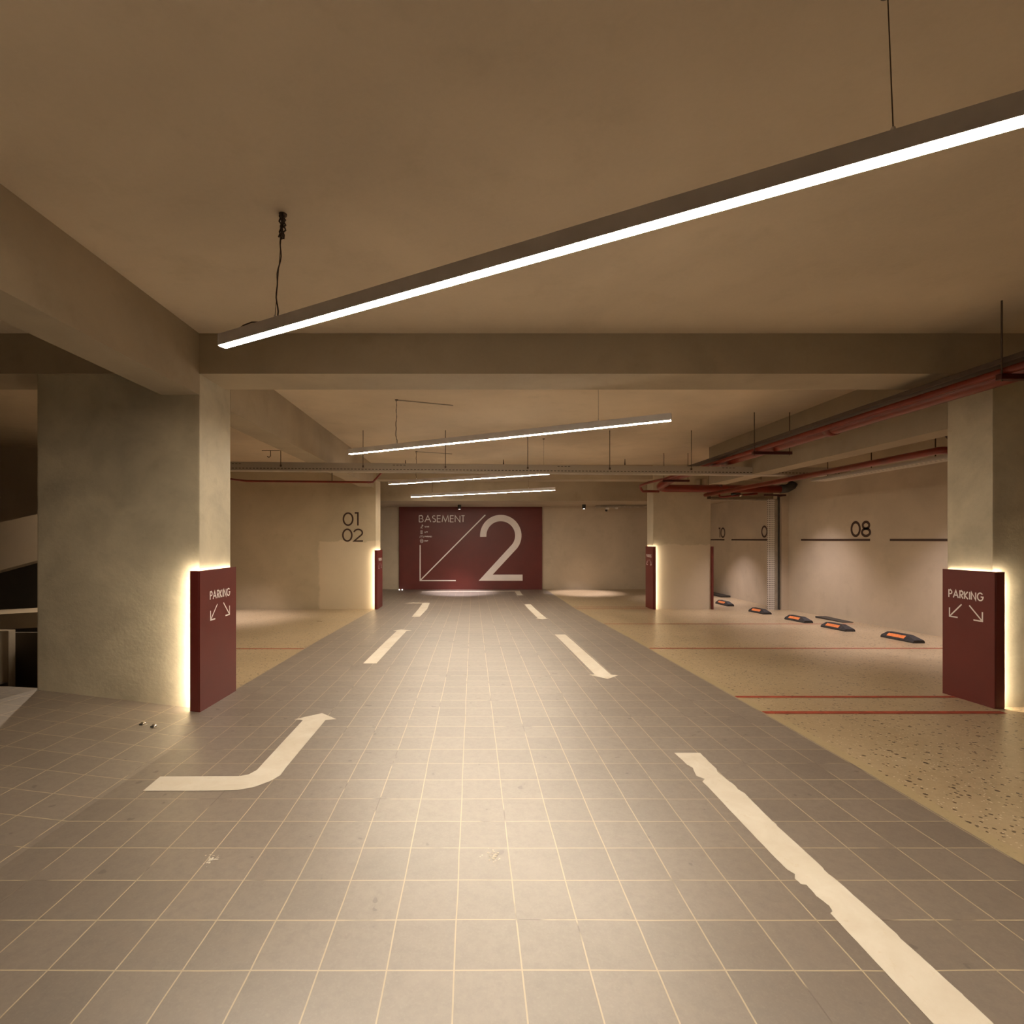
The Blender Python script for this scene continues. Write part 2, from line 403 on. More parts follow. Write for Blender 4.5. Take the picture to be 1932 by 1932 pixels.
def write(bm, text, u0, u1, v0, v1, w, f3, track=.16):
    """text filling the box u0..u1, v0..v1; w = stroke width"""
    tot = sum(G[c][0] for c in text if c != ' ')+track*(len(text)-1)
    h = v1-v0; s = (u1-u0)/tot; u = u0
    for c in text:
        wd, st = G[c]
        for p in st: ribbon(bm, [(u+x*s, v0+w/2+y*(h-w)) for x, y in p], w, f3)
        u += (wd+track)*s
def arrow2(bm, tail, tip, head, w, f3):
    t = Vector(tip); a = Vector(tail); d = (t-a).normalized()
    ribbon(bm, [a, t-d*w*.3], w, f3)
    hx = Vector(head[0]); hy = Vector(head[1])
    ribbon(bm, [hx, t, hy], w, f3)

# ---------------------------------------------------------------- parking panels
def panel(side, xf, xl, y0, y1, ztop, label, xside_col, ycol, glow_far=False):
    """side=-1: on the left of the lane, lettered face looks to +x; xf = face x, xl = far edge of the front lip"""
    zb = prof(y0)-.03
    t = .014
    root = thing('parking_panel', (xf, (y0+y1)/2, zb), label, 'sign', 'maroon parking panels wrapped round the column corners')
    s = side            # lip extends towards s
    b_ = NB(); box(b_, min(xf, xf+s*t), max(xf, xf+s*t), y0, y1, zb, ztop, .002, 1); link('side_face', b_, M['maroon'], root)
    b_ = NB(); box(b_, min(xf+s*t, xl), max(xf+s*t, xl), y0, y0+t, zb, ztop, .002, 1); link('front_lip', b_, M['maroon'], root)
    # led strip on the back of the front lip, shining onto the column's front face
    g = .010
    b_ = NB(); box(b_, min(xl-s*.030, xl-s*.004), max(xl-s*.030, xl-s*.004), y0+t+.001, y0+t+g, zb+.04, ztop-.015); link('led_strip', b_, M['glow'] if y0 < 8 else M['glowfar'], root)
    # led strip along the top, washing the column's side
    b_ = NB(); xx = sorted((xf+s*(t+.002), xf+s*(t+.012))); box(b_, xx[0], xx[1], y0+.03, y1-.02, ztop-.03, ztop-.012); link('led_strip', b_, M['glowtop'], root)
    # lettering on the side face
    L_ = y1-y0; xx = xf-s*.0015
    # u runs left to right as the driver reads it
    if side < 0: f3 = lambda p: (xx, y0+p[0]*L_, p[1])
    else: f3 = lambda p: (xx, y1-p[0]*L_, p[1])
    k = .105
    def f3s(p): return f3((p[0], p[1]))
    b_ = NB()
    zt = ztop-.245; zt2 = zt+.072
    # strokes are built in metres then mapped
    f3m = (lambda p: (xx, y0+p[0], p[1])) if side < 0 else (lambda p: (xx, y1-p[0], p[1]))
    u0, u1 = (.25*L_, .80*L_) if side < 0 else (.14*L_, .80*L_)
    if side > 0: u0, u1 = .14*L_, .80*L_
    write(b_, 'PARKING', u0, u1, zt, zt2, .0105, f3m, .27); link('lettering', b_, M['white'], root)
    za = zt-.045; hh = .115
    for (ta, ti, h1, h2) in (((u0+.115, za), (u0+.006, za-hh), (u0+.006, za-hh+.075), (u0+.080, za-hh)),
                             ((u1-.115, za), (u1-.006, za-hh), (u1-.006, za-hh+.075), (u1-.080, za-hh))):
        b_ = NB(); arrow2(b_, ta, ti, (h1, h2), .011, f3m); link('arrow', b_, M['white'], root)
    return root
panel(-1, -2.107, -2.186, 3.955, 4.560, 1.058, 'maroon PARKING panel glowing at its edge on the near left column', -2.15, 4.03)
panel(+1, 4.118, 4.200, 4.040, 4.490, 1.044, 'maroon PARKING panel on the near right column at the picture edge', 4.153, 4.09)
panel(-1, -2.052, -2.112, 11.00, 11.63, 1.072, 'small far maroon PARKING panel beside the wall numbered 01 and 02', -2.10, 11.08)
panel(+1, 3.868, 3.930, 10.99, 11.46, 1.152, 'small far maroon PARKING panel on the left edge of the far right column', 3.90, 11.07)
b_ = NB(); box(b_, 5.147, 5.175, 11.0, 11.44, -.25, 1.15, .002, 1)
link('edge_panel', b_, M['maroon'], label='thin maroon panel seen edge-on at the right side of the far column', cat='panel')

# ---------------------------------------------------------------- the basement sign
SY = 15.62
def sg(px, py): return ((px-892)*SY/966, 1.3-(py-1018)*SY/966)
x0, z1 = sg(753, 955.5); x1, z0 = sg(1023, 1108.5)
sign = thing('basement_sign', ((x0+x1)/2, 15.66, prof(15.6)), 'large maroon BASEMENT 2 sign board covering the end wall', 'sign')
b_ = NB(); box(b_, x0, x1, SY+.001, 15.70, prof(15.6)-.01, z1, .004, 1); link('board', b_, M['maroon'], sign)
def cz(x, y): return sg(720+x/5.682, 860+y/5.682)
s3 = lambda p: (p[0], SY-.002, p[1])
def quad(bm, pts): bm.faces.new([bm.verts.new(s3(p)) for p in pts])
b_ = NB(); u0, v1 = cz(403, 637); u1, v0 = cz(890, 713)
write(b_, 'BASEMENT', u0, u1, v0, v1, .024, s3, .22); link('lettering', b_, M['white'], sign)
b_ = NB()
aw = 68/5.682*SY/966
ribbon(b_, [cz(1277+188*math.cos(math.radians(a)), 855-188*math.sin(math.radians(a))) for a in [184-(184+38)*i/40 for i in range(41)]], aw, s3)
ea = math.radians(-38)
ox, oy = 1277+222*math.cos(ea), 855-222*math.sin(ea); ix, iy = 1277+154*math.cos(ea), 855-154*math.sin(ea)
quad(b_, [cz(ix, iy), cz(ox, oy), cz(1190, 1274), cz(1040, 1340)])
quad(b_, [cz(1040, 1340), cz(1190, 1273), cz(1511, 1273), cz(1511, 1340)])
link('large_numeral', b_, M['white'], sign)
b_ = NB(); lw = 12/5.682*SY/966
ribbon(b_, [cz(413, 957), cz(413, 1337), cz(795, 1337)], lw, s3)
ribbon(b_, [cz(418, 1332), cz(1112, 633)], lw, s3)
link('diagonal_arrow', b_, M['white'], sign)
for txt, px0, px1, py0, py1 in (('STAIR', 462, 507, 752, 768), ('LIFT', 462, 495, 810, 825), ('PARKING', 462, 538, 858, 874), ('EXIT', 462, 498, 904, 920)):
    b_ = NB(); u0, v1 = cz(px0, py0); u1, v0 = cz(px1, py1); write(b_, txt, u0, u1, v0, v1, .009, s3); link('small_lettering', b_, M['white'], sign)
def icon(paths):
    b_ = NB()
    for p in paths: ribbon(b_, [cz(*q) for q in p], .010, s3)
    link('pictogram', b_, M['white'], sign)
def carc(cx, cy, r, a0, a1, n=12, ry=None): return [(x, y) for x, y in arc(cx, cy, r, a0, a1, n, ry)]
icon([[(418, 778), (424, 762), (436, 758), (446, 744)], carc(436, 744, 5, 0, 360), [(436, 758), (430, 768), (434, 782)]])
icon([[(418, 803), (418, 837), (438, 837), (438, 803), (418, 803)], [(428, 803), (428, 837)]])
icon([carc(430, 872, 20, 180, 360, 12, 18), [(410, 880), (410, 870)], [(450, 880), (450, 870)], carc(430, 874, 7, 180, 360)])
icon([carc(430, 912, 16, 0, 360, 18, 20), [(424, 904), (424, 920), (438, 920), (438, 904), (424, 904)]])

# ---------------------------------------------------------------- numbers and stripes on the walls
WY = 11.078
n3 = lambda p: (p[0], WY, p[1])
def wpx(px, py, y): return ((px-892)*y/966, 1.3-(py-1018)*y/966)
for txt, a, b2 in (('01', (647.3, 965.8), (676.5, 993)), ('02', (646.3, 996.4), (684.8, 1023))):
    b_ = NB(); u0, v1 = wpx(*a, WY); u1, v0 = wpx(*b2, WY)
    write(b_, txt, u0, u1, v0, v1, .034, n3, .10)
    link('bay_number', b_, M['brown'], label={'01': 'upper dark brown number 01 on the wall by the far left column', '02': 'lower dark brown number 02, below the 01 on the far left wall'}[txt], cat='number')
r3 = lambda p: (6.748, p[0], p[1])          # p[0] = world y; read from near-left: far end is left
def rtext(txt, yfar, ynear, z0, z1, w):
    b_ = NB(); f = lambda p: (6.748, yfar-p[0], p[1])
    write(b_, txt, 0, yfar-ynear, z0, z1, w, f, .10)
    link('bay_number', b_, M['brown'], label={'08': 'large dark number 08 on the right wall, nearest the camera', '09': 'dark number 09 half hidden behind the upright perforated tray', '10': 'farthest dark number 10, just past the far right column'}[txt], cat='number')
rtext('08', 9.13, 8.69, 1.335, 1.635, .044)
rtext('09', 11.96, 11.50, 1.335, 1.635, .044)
rtext('10', 14.05, 13.70, 1.335, 1.635, .044)
for ya, yb, t in ((10.52, 8.70, 'under the number 08'), (13.35, 11.51, 'under the number 09'), (15.55, 13.73, 'under the number 10, farthest along the right wall'), (8.28, 6.45, 'running behind the near right column')):
    b_ = NB(); box(b_, 6.744, 6.7495, yb, ya, 1.277, 1.312)
    link('wall_stripe', b_, M['brown'], label='dark brown horizontal wall stripe '+t, cat='stripe', group='brown stripes on the right wall')

# ---------------------------------------------------------------- floor markings
def floor_poly(pts, name, mt, label, cat, group=None, world=False, ragged=0):
    b_ = NB()
    ps = [p if world else fp(*p) for p in pts]
    from mathutils.geometry import tessellate_polygon
    vv = [b_.verts.new((x, y, 0)) for x, y in ps]
    for t in tessellate_polygon([[Vector((x, y, 0)) for x, y in ps]]):
        try: b_.faces.new([vv[i] for i in t])
        except ValueError: pass
    for cy in [a for a, _ in PROF]+[3.4, 3.95]:
        bmesh.ops.bisect_plane(b_, geom=b_.verts[:]+b_.edges[:]+b_.faces[:], plane_co=(0, cy, 0), plane_no=(0, 1, 0))
    for v in b_.verts: v.co.z = fz(v.co.x, v.co.y)+.0018
    for f in b_.faces:
        f.normal_update()
        if f.normal.z < 0: f.normal_flip()
    return link(name, b_, mt, label=label, cat=cat, group=group, keep=True)
ARW = 'painted_arrow'
floor_poly([(269.9, 1492.5), (302.2, 1465.6), (452.3, 1464.8), (469, 1461.7), (484.7, 1453.2), (571.4, 1359.2), (554.5, 1357.7), (607.6, 1345.8), (634.8, 1357.1), (614, 1359.2),
            (539, 1449.3), (528.7, 1463.5), (510.6, 1473.9), (479.5, 1485.5), (448.4, 1491.2), (420, 1492.2)], ARW, M['paint'],
           'white curved floor arrow in the left foreground, bending forward to its tip', 'arrow')
floor_poly([(685, 1251.9), (710.4, 1251.9), (767.3, 1190.4), (777.6, 1190), (757, 1187.6), (741, 1190.3), (748.5, 1190.6)], ARW, M['paint'],
           'straight white floor arrow in mid distance pointing away, left of lane', 'arrow')
floor_poly([(776.8, 1163.8), (791.9, 1163.8), (806.0, 1149.0), (811.0, 1137.4), (781.6, 1137.0), (781.6, 1136.4), (762.0, 1138.3), (777.2, 1139.2), (778, 1138.6), (797.0, 1138.6)], ARW, M['paint'],
           'white floor arrow turning left beside the far left panel', 'arrow')
floor_poly([(795.7, 1117.2), (795.9, 1116.0), (980.5, 1114.6), (985.8, 1122.3), (988.6, 1122.8), (982, 1123.6), (973.5, 1122.9), (975.6, 1122.3), (970.8, 1115.9)], ARW, M['paint'],
           'long thin white floor arrow crossing in front of the basement sign', 'arrow')
floor_poly([(989.3, 1140.2), (1001.6, 1140.2), (1030.6, 1166.2), (1034.5, 1167.2), (1023.6, 1168.6), (1009.5, 1167.1), (1014.6, 1166.4)], ARW, M['paint'],
           'small white floor arrow pointing back, farther one on the lane right side', 'arrow')
floor_poly([(1046.2, 1197.3), (1066.5, 1197.3), (1152.8, 1273.3), (1166.7, 1274.3), (1146.6, 1281.2), (1110.4, 1273.3), (1121.8, 1272.6)], ARW, M['paint'],
           'white floor arrow pointing back in mid distance on the lane right side', 'arrow')
def c5(x, y): return (1200+x*.3789, 1380+y*.3789)
lft = [(190,108),(255,168),(283,182),(300,222),(342,238),(330,252),(400,322),(500,428),(600,535),(700,638),(755,692),(792,712),(790,735),(820,762),(850,766),(880,800),(897,822),(930,845),(962,870),(978,898),(968,908),(1100,1049),(1220,1178),(1350,1318),(1480,1457)]
rgt = [(320,108),(360,150),(400,186),(405,202),(450,240),(492,270),(508,290),(540,308),(580,350),(650,420),(695,460),(705,475),(800,560),(930,680),(935,690),(1010,752),(1120,850),(1230,948),(1300,1012),(1318,1035),(1410,1115),(1500,1198),(1622,1308),(1632,1320),(1780,1457)]
ll = [c5(*p) for p in lft]; rr = [c5(*p) for p in rgt]
def ext(a, b, k): return (b[0]+(b[0]-a[0])*k, b[1]+(b[1]-a[1])*k)
def rag(pl):
    out = []
    for i, p in enumerate(pl[:-1]):
        q = pl[i+1]; out.append(p)
        for s_ in (.33, .66): out.append((p[0]+(q[0]-p[0])*s_+random.uniform(-.5, .5), p[1]+(q[1]-p[1])*s_+random.uniform(-.5, .5)))
    out.append(pl[-1]); return out
lend = ext(ll[-6], ll[-1], 2.2); rend = ext(rr[-8], rr[-1], 2.2)
floor_poly(rag(ll)+[lend, rend]+rag(rr)[::-1], 'painted_line', M['paint'], 'long ragged-edged white lane line in the right foreground', 'line')

def red_line(y, x0, x1, w, label):
    floor_poly([(x0, y-w/2), (x1, y-w/2), (x1, y+w/2), (x0, y+w/2)], 'bay_line', M['redline'], label, 'line', 'red bay lines on the terrazzo', world=True)
def yat(py): return fp(1300, py)[1]
red_line(yat(1344.5), XE+.005, 4.10, .058, 'red bay line nearest the camera, reaching the right PARKING panel base')
red_line(yat(1315), XE+.005, 6.5, .050, 'red bay line just beyond the nearest one, right bays')
red_line(yat(1223.3), XE+.005, 6.6, .05, 'red bay line across the terrazzo between the two nearest wheel stops')
red_line(yat(1177.3), XE+.005, 6.5, .05, 'red bay line crossing right bays in front of the far column')
red_line(yat(1148.6), XE+.005, 3.9, .05, 'nearer of two far red bay lines beside the far right panel')
red_line(yat(1145.4), XE+.005, 3.85, .05, 'farther of two far red bay lines beside the far right panel')
red_line(yat(1224), -4.5, -2.14, .045, 'faint red bay line in the left bay behind the near left panel')

# small paint splashes on the tiles
def splash(px, py, n, sp, label):
    b_ = NB()
    cx, cy = fp(px, py)
    for _ in range(n):
        a = random.uniform(0, 6.28); d = abs(random.gauss(0, sp)); x = cx+d*math.cos(a); y = cy+d*math.sin(a)*1.3
        r = random.uniform(.0015, .005); k = random.randint(5, 7)
        b_.faces.new([b_.verts.new((x+r*math.cos(6.283*i/k)*random.uniform(.6, 1.4), y+r*math.sin(6.283*i/k)*random.uniform(.6, 1.4), fz(x, y)+.0015)) for i in range(k)])
    link('paint_splash', b_, M['paint'], keep=True, label=label, cat='paint splash', kind='stuff')
splash(932, 1616, 45, .018, 'cluster of white paint specks on the tiles, centre foreground')
splash(399, 1622, 45, .020, 'cluster of white paint specks on the tiles, left foreground')

# ---------------------------------------------------------------- hanging light bars
BL = 3.70; BW = .05; BH = .062
ang = math.atan2(-1.775, 3.24)
ux, uy = math.cos(ang), math.sin(ang)
ZB = 2.345
bars = [((-1.358, 2.775), (.414, 2.86), 'nearest and largest hanging light bar crossing the upper picture'),
        ((-1.506, 6.27), (.71, 3.06), 'second hanging light bar, in front of the grey cable tray'),
        ((-1.58, 9.71), (.62, 3.1), 'third hanging light bar, just below the cable tray'),
        ((-1.51, 12.60), (.62, 3.1), 'farthest and lowest hanging light bar, above the basement sign')]
shared = {}
def local_obj(name, me, root, world_loc=(0, 0, 0)):
    o = bpy.data.objects.new(name, me); C.objects.link(o); o.parent = root; return o
def mk(name, fn, mt, smooth=False):
    b_ = NB(); fn(b_); bmesh.ops.recalc_face_normals(b_, faces=b_.faces); me = bpy.data.meshes.new(name); b_.to_mesh(me); b_.free(); me.materials.append(mt)
    if smooth:
        for p in me.polygons: p.use_smooth = True
    return me
def body(b_):
    w2 = BW/2; pr = [(-w2, .0), (-w2, BH), (w2, BH), (w2, .0), (w2-.004, .0), (w2-.004, .006), (-w2+.004, .006), (-w2+.004, .0)]
    a = [b_.verts.new((0, y, z)) for y, z in pr]; c = [b_.verts.new((BL, y, z)) for y, z in pr]; n = len(pr)
    for i in range(n): b_.faces.new([a[i], a[(i+1)%n], c[(i+1)%n], c[i]])
me_body = mk('bar_body', body, M['alu'])
me_cap = mk('end_cap', lambda b_: box(b_, -.003, 0, -BW/2, BW/2, 0, BH, .001, 1), M['alu'])
me_diff = mk('diffuser', lambda b_: box(b_, .002, BL-.002, -BW/2+.004, BW/2-.004, -.003, .005), M['bar'])
me_grip = mk('grip', lambda b_: lathe(b_, (0, 0, 0), [(.006, 0), (.006, .018), (.003, .022)], 10), M['alu'], True)
for i, ((ex, ey), (s1, s2), lab) in enumerate(bars):
    root = thing('hanging_light_bar', (ex, ey, ZB), lab, 'light', 'hanging linear light bars'); root.rotation_euler = (0, 0, ang)
    local_obj('bar_body', me_body, root)
    local_obj('diffuser', me_diff, root)
    c1 = local_obj('end_cap', me_cap, root); c2 = local_obj('end_cap', me_cap, root); c2.location.x = BL+.003
    for s_ in (s1, s2):
        g_ = local_obj('grip', me_grip, root); g_.location = (s_, 0, BH)
        dx, dy = ((.05, -.027) if s_ == s1 else (.077, .114)) if i == 0 else (0, 0)
        lx, ly = dx*ux+dy*uy, -dx*uy+dy*ux
        b_ = NB(); tube(b_, [(s_, 0, BH+.015), (s_+lx, ly, 2.92-ZB)], .0016, 6)
        me = bpy.data.meshes.new('suspension_wire'); b_.to_mesh(me); b_.free(); me.materials.append(M['rod']); local_obj('suspension_wire', me, root)
        cb = NB(); lathe(cb, (s_+lx, ly, 2.92-ZB-.012), [(.012, 0), (.018, .004), (.02, .012)], 16)
        me = bpy.data.meshes.new('ceiling_anchor'); cb.to_mesh(me); cb.free(); me.materials.append(M['rod']); local_obj('ceiling_anchor', me, root)
    # power cable beside the left wire
    pts = []; H = 2.92-ZB
    for k in range(25):
        t = k/24; pts.append((s1-.012+(.057*t if i == 0 else 0)+.010*math.sin(t*9+i)+.006*math.sin(t*23), .010+.009*math.cos(t*11+i), BH+.004+(H-BH-.006)*t))
    pre = [(s1-.30, 0, BH+.002), (s1-.24, .004, BH+.022), (s1-.18, .006, BH+.026), (s1-.08, .004, BH+.004)] if i == 0 else []
    b_ = NB(); tube(b_, pre+pts, .0035 if i == 0 else .003, 8)
    me = bpy.data.meshes.new('power_cable'); b_.to_mesh(me); b_.free(); me.materials.append(M['cable']); local_obj('power_cable', me, root)
    if i == 0:   # tangled taped joint under the ceiling
        b_ = NB()
        for q in range(5):
            ph = q*1.3; tube(b_, [(s1+.052+.012*math.sin(ph+k*.9)-.004+.010*(k/9), .012*math.cos(ph*1.7+k*1.1), H-.115+.115*k/9) for k in range(10)], .0042, 6)
        me = bpy.data.meshes.new('cable_joint'); b_.to_mesh(me); b_.free(); me.materials.append(M['cable']); local_obj('cable_joint', me, root)
    else:        # surface conduit fixed to the ceiling
        b_ = NB(); tube(b_, [(s1, 0, H-.006), (s1+.45, .52, H-.006)], .006, 6)
        me = bpy.data.meshes.new('ceiling_cord'); b_.to_mesh(me); b_.free(); me.materials.append(M['galv']); local_obj('ceiling_cord', me, root)

# ---------------------------------------------------------------- cable tray across the lane
TY = 7.60
tray = thing('cable_tray', (0, TY+.12, 2.366), 'long perforated grey cable tray hung across the lane on rods', 'cable tray')
def trz(x): return 2.331-.0086*(x+3.5)
def trt(x): return 2.456-.0102*(x+3.5)
xa, xb = -4.45, 5.61
b_ = NB()
def slab(bm, x0, x1, y0, y1, f0, f1):
    v = [bm.verts.new(p) for p in [(x0,y0,f0(x0)),(x1,y0,f0(x1)),(x1,y1,f0(x1)),(x0,y1,f0(x0)),(x0,y0,f1(x0)),(x1,y0,f1(x1)),(x1,y1,f1(x1)),(x0,y1,f1(x0))]]
    for f in [(0,3,2,1),(4,5,6,7),(0,1,5,4),(1,2,6,5),(2,3,7,6),(3,0,4,7)]: bm.faces.new([v[i] for i in f])
slab(b_, xa, xb, TY, TY+.19, lambda x: trz(x), lambda x: trz(x)+.003)
link('tray_base', b_, M['galv'], tray)
b_ = NB(); slab(b_, xa, xb, TY, TY+.003, lambda x: trz(x)+.003, trt)
# the slots follow the side's lower edge
mtr, nt, bb = mat('slotted_tray_side'); tc = N(nt, 'ShaderNodeNewGeometry'); sx = N(nt, 'ShaderNodeSeparateXYZ'); nt.links.new(tc.outputs['Position'], sx.inputs[0])
zl = mth(nt, 'SUBTRACT', sx.outputs[2], mth(nt, 'SUBTRACT', 2.331-.0086*3.5, mth(nt, 'MULTIPLY', sx.outputs[0], .0086)))
u_ = mth(nt, 'LESS_THAN', mth(nt, 'ABSOLUTE', mth(nt, 'SUBTRACT', mth(nt, 'FRACT', mth(nt, 'DIVIDE', sx.outputs[0], .052)), .5)), .30)
row1 = mth(nt, 'LESS_THAN', mth(nt, 'ABSOLUTE', mth(nt, 'SUBTRACT', zl, .030)), .005)
row2 = mth(nt, 'MULTIPLY', mth(nt, 'LESS_THAN', mth(nt, 'ABSOLUTE', mth(nt, 'SUBTRACT', zl, .095)), .004),
           mth(nt, 'LESS_THAN', mth(nt, 'FRACT', mth(nt, 'DIVIDE', mth(nt, 'ADD', sx.outputs[0], 3.65), 2.45)), .085))
nt.links.new(mixc(nt, mth(nt, 'MULTIPLY', u_, mth(nt, 'MAXIMUM', row1, row2)), (.42, .36, .29), (.05, .035, .025)), bb.inputs['Base Color']); bb.inputs['Roughness'].default_value = .5
M['slot'] = mtr
link('side_flange', b_, mtr, tray)
b_ = NB(); slab(b_, xa, xb, TY+.187, TY+.19, lambda x: trz(x)+.003, trt); link('side_flange', b_, mtr, tray)
for px in (530.6, 685.4, 840.5, 995.5, 1150, 1303.5, 1454.5):
    x = (px-892)/966*(TY+.01)
    b_ = NB(); tube(b_, [(x, TY-.006, trz(x)+.06), (x, TY-.006, 2.92)], .005, 8)
    box(b_, x-.012, x+.012, TY-.012, TY, trz(x)+.055, trz(x)+.085); link('hanger_rod', b_, M['rod'], tray)
for px, py in ((765, 868), (950, 867), (1179, 866)):
    y = 1.62*966/(1018-py); x = (px-892)/966*y
    b_ = NB(); tube(b_, [(x, y, 2.92), (x, y, 2.80)], .012, 8, rfun=lambda i: .006 if i == 0 else .014)
    link('anchor_bolt', b_, M['rod'], label={765: 'short anchor bolt in the ceiling, left of the middle one', 950: 'short ceiling anchor bolt above the third light bar', 1179: 'short ceiling anchor bolt nearest the red pipes'}[px], cat='bolt', group='anchor bolts behind the tray')

# ---------------------------------------------------------------- red pipes
zt_ = 2.422
main = thing('fire_main_pipe', (3.82, 2.0, 2.478), 'large red fire pipe running along the right of the ceiling and across the far column', 'pipe')
pz = zt_+.078
pth = [(3.86, -1.0, pz), (3.86, 4.0, pz), (3.86, 9.75, pz)]+bend((3.86, 9.75, pz-.0), (3.80, 10.60, pz-.14), .28, (6.4, 10.60, pz-.155), 8)+[(6.40, 10.60, pz-.155)]
b_ = NB(); tube(b_, pth, .078, 20); link('pipe_run', b_, M['red'], main, smooth=True)
for y in (2.6, 5.5, 8.6):
    b_ = NB(); cyl(b_, (3.86, y-.05, pz), (3.86, y+.05, pz), .087, 20); link('coupling', b_, M['red'], main, smooth=True)
b_ = NB(); tube(b_, [(6.36, 10.60, pz-.155), (6.50, 10.60, pz-.145), (6.60, 10.60, pz-.09), (6.635, 10.60, pz-.03)], .088, 16); link('end_elbow', b_, M['steelplate'], main, smooth=True)
sm = thing('sprinkler_pipe', (3.64, 2.0, zt_+.03), 'thin red pipe beside the large fire pipe, looping furthest left', 'pipe')
z2 = zt_+.028
pth = [(3.635, -1, z2), (3.635, 9.7, z2), (3.55, 10.3, z2)]+bend((3.55, 10.3, z2), (3.50, 10.82, z2-.02), .16, (3.60, 10.86, z2-.12), 5)+[(3.70, 10.86, z2-.125), (3.95, 10.86, z2-.128)]
b_ = NB(); tube(b_, pth, .027, 14); link('pipe_run', b_, M['red'], sm, smooth=True)
shadow_strip = NB(); box(shadow_strip, 3.60, 3.72, -1, 9.2, zt_+.075, zt_+.115, .004, 1)  # dark strip in place of the shadow band above the pipes
link('pipe_shadow_strip', shadow_strip, M['rod'], label='flat dark strip standing for the shadow band above the red pipes along the ceiling', cat='conduit')
for y, t in ((3.47, 'nearest'), (6.52, 'middle'), (9.60, 'farthest')):
    r_ = thing('pipe_bracket', (3.81, y, zt_-.04), t+' dark red trapeze bracket carrying the pipes', 'bracket', 'trapeze brackets under the red pipes')
    b_ = NB(); box(b_, 3.56, 4.06, y-.02, y+.02, zt_-.040, zt_-.002, .003, 1); link('channel', b_, M['darkred'], r_)
    for x in (3.585, 4.035):
        b_ = NB(); tube(b_, [(x, y, zt_-.05), (x, y, 2.92)], .0055, 8); link('threaded_rod', b_, M['rod'], r_)
    b_ = NB(); tube(b_, [(3.86+.083*math.cos(a), y, pz+.083*math.sin(a)) for a in [math.pi*k/10 for k in range(11)]], .004, 6); link('clamp', b_, M['darkred'], r_)

# pipe and tray inside the right bays
b_ = NB(); tube(b_, [(4.93, 5.18, 2.19)]+bend((4.93, 5.18, 2.19), (4.77, 5.2, 2.212), .07, (4.77, 6.5, 2.212))+[(4.77, 10.50, 2.212)], .038, 14)
link('bay_pipe', b_, M['red'], label='red pipe inside the right bays, hung behind the right beam', cat='pipe', smooth=True)
bt = thing('bay_cable_tray', (5.12, 6.5, 2.19), 'pale perforated cable tray under the red pipe inside the right bays', 'cable tray')
b_ = NB(); box(b_, 4.95, 5.17, 4.9, 7.5, 2.150, 2.154); box(b_, 4.95, 4.953, 4.9, 7.5, 2.154, 2.19); box(b_, 5.167, 5.17, 4.9, 7.5, 2.154, 2.19)
link('tray_channel', b_, perforated('perforated_bay_tray', (.5, .45, .38), .06, (1, 0), ((-.14, .008), (-.08, .008))), bt)
for y in (5.6, 6.5, 7.3):
    b_ = NB(); tube(b_, [(5.06, y, 2.15), (5.06, y, 2.92)], .006, 8); link('hanger_rod', b_, M['rod'], bt)
b_ = NB(); tube(b_, [(5.75, 6.1, 2.46), (5.75, 6.35, 2.72), (5.75, 6.36, 2.92)], .03, 10)
link('drain_branch', b_, M['rod'], label='short slanting dark branch pipe above the red pipe in the right bays', cat='pipe', smooth=True)
# conduits above the far right column and a diagonal one
for px, l_ in ((1318, 'left'), (1330, 'right')):
    x = (px-892)/966*11.0
    b_ = NB(); tube(b_, [(x, 11.03, 2.34), (x, 11.03, 2.60)], .045, 12)
    link('riser_conduit', b_, M['wall'], label='%s of two upright painted conduits above the far right column' % l_, cat='conduit', smooth=True)
b_ = NB(); tube(b_, [(4.40, 9.6, 2.74), (4.40, 9.6, 2.60), (5.10, 10.5, 2.40)], .022, 10)
link('slanting_pipe', b_, M['darkred'], label='thin brown-red pipe slanting down behind the tray to the large pipe', cat='pipe', smooth=True)
# valve group under the large pipe
va_ = thing('valve_assembly', (5.35, 10.75, 2.2), 'small red pipe with black valve under the large pipe, beside the far column', 'valve')
b_ = NB(); tube(b_, [(5.20, 10.80, 2.32), (5.20, 10.80, 2.215), (5.24, 10.80, 2.195), (5.62, 10.80, 2.235), (6.0, 10.80, 2.27)], .022, 10); link('branch_pipe', b_, M['red'], va_, smooth=True)
b_ = NB(); cyl(b_, (5.44, 10.77, 2.25), (5.62, 10.77, 2.29), .028, 12); link('valve_body', b_, M['black'], va_, smooth=True)
b_ = NB(); cyl(b_, (5.60, 10.76, 2.22), (5.67, 10.76, 2.235), .02, 10); link('valve_cap', b_, M['chrome'], va_, smooth=True)
b_ = NB(); box(b_, 4.97, 5.03, 10.82, 10.86, 2.16, 2.33); box(b_, 5.0, 5.25, 10.83, 10.85, 2.185, 2.195); tube(b_, [(5.0, 10.84, 2.33), (5.0, 10.84, 2.92)], .006, 8); link('hanger', b_, M['rod'], va_)
b_ = NB(); box(b_, 6.1, 6.55, 10.7, 10.74, 2.215, 2.245); box(b_, 6.52, 6.55, 10.7, 10.94, 2.21, 2.245)
link('wall_bracket', b_, M['darkred'], label='dark bracket under the right end of the large red pipe', cat='bracket')
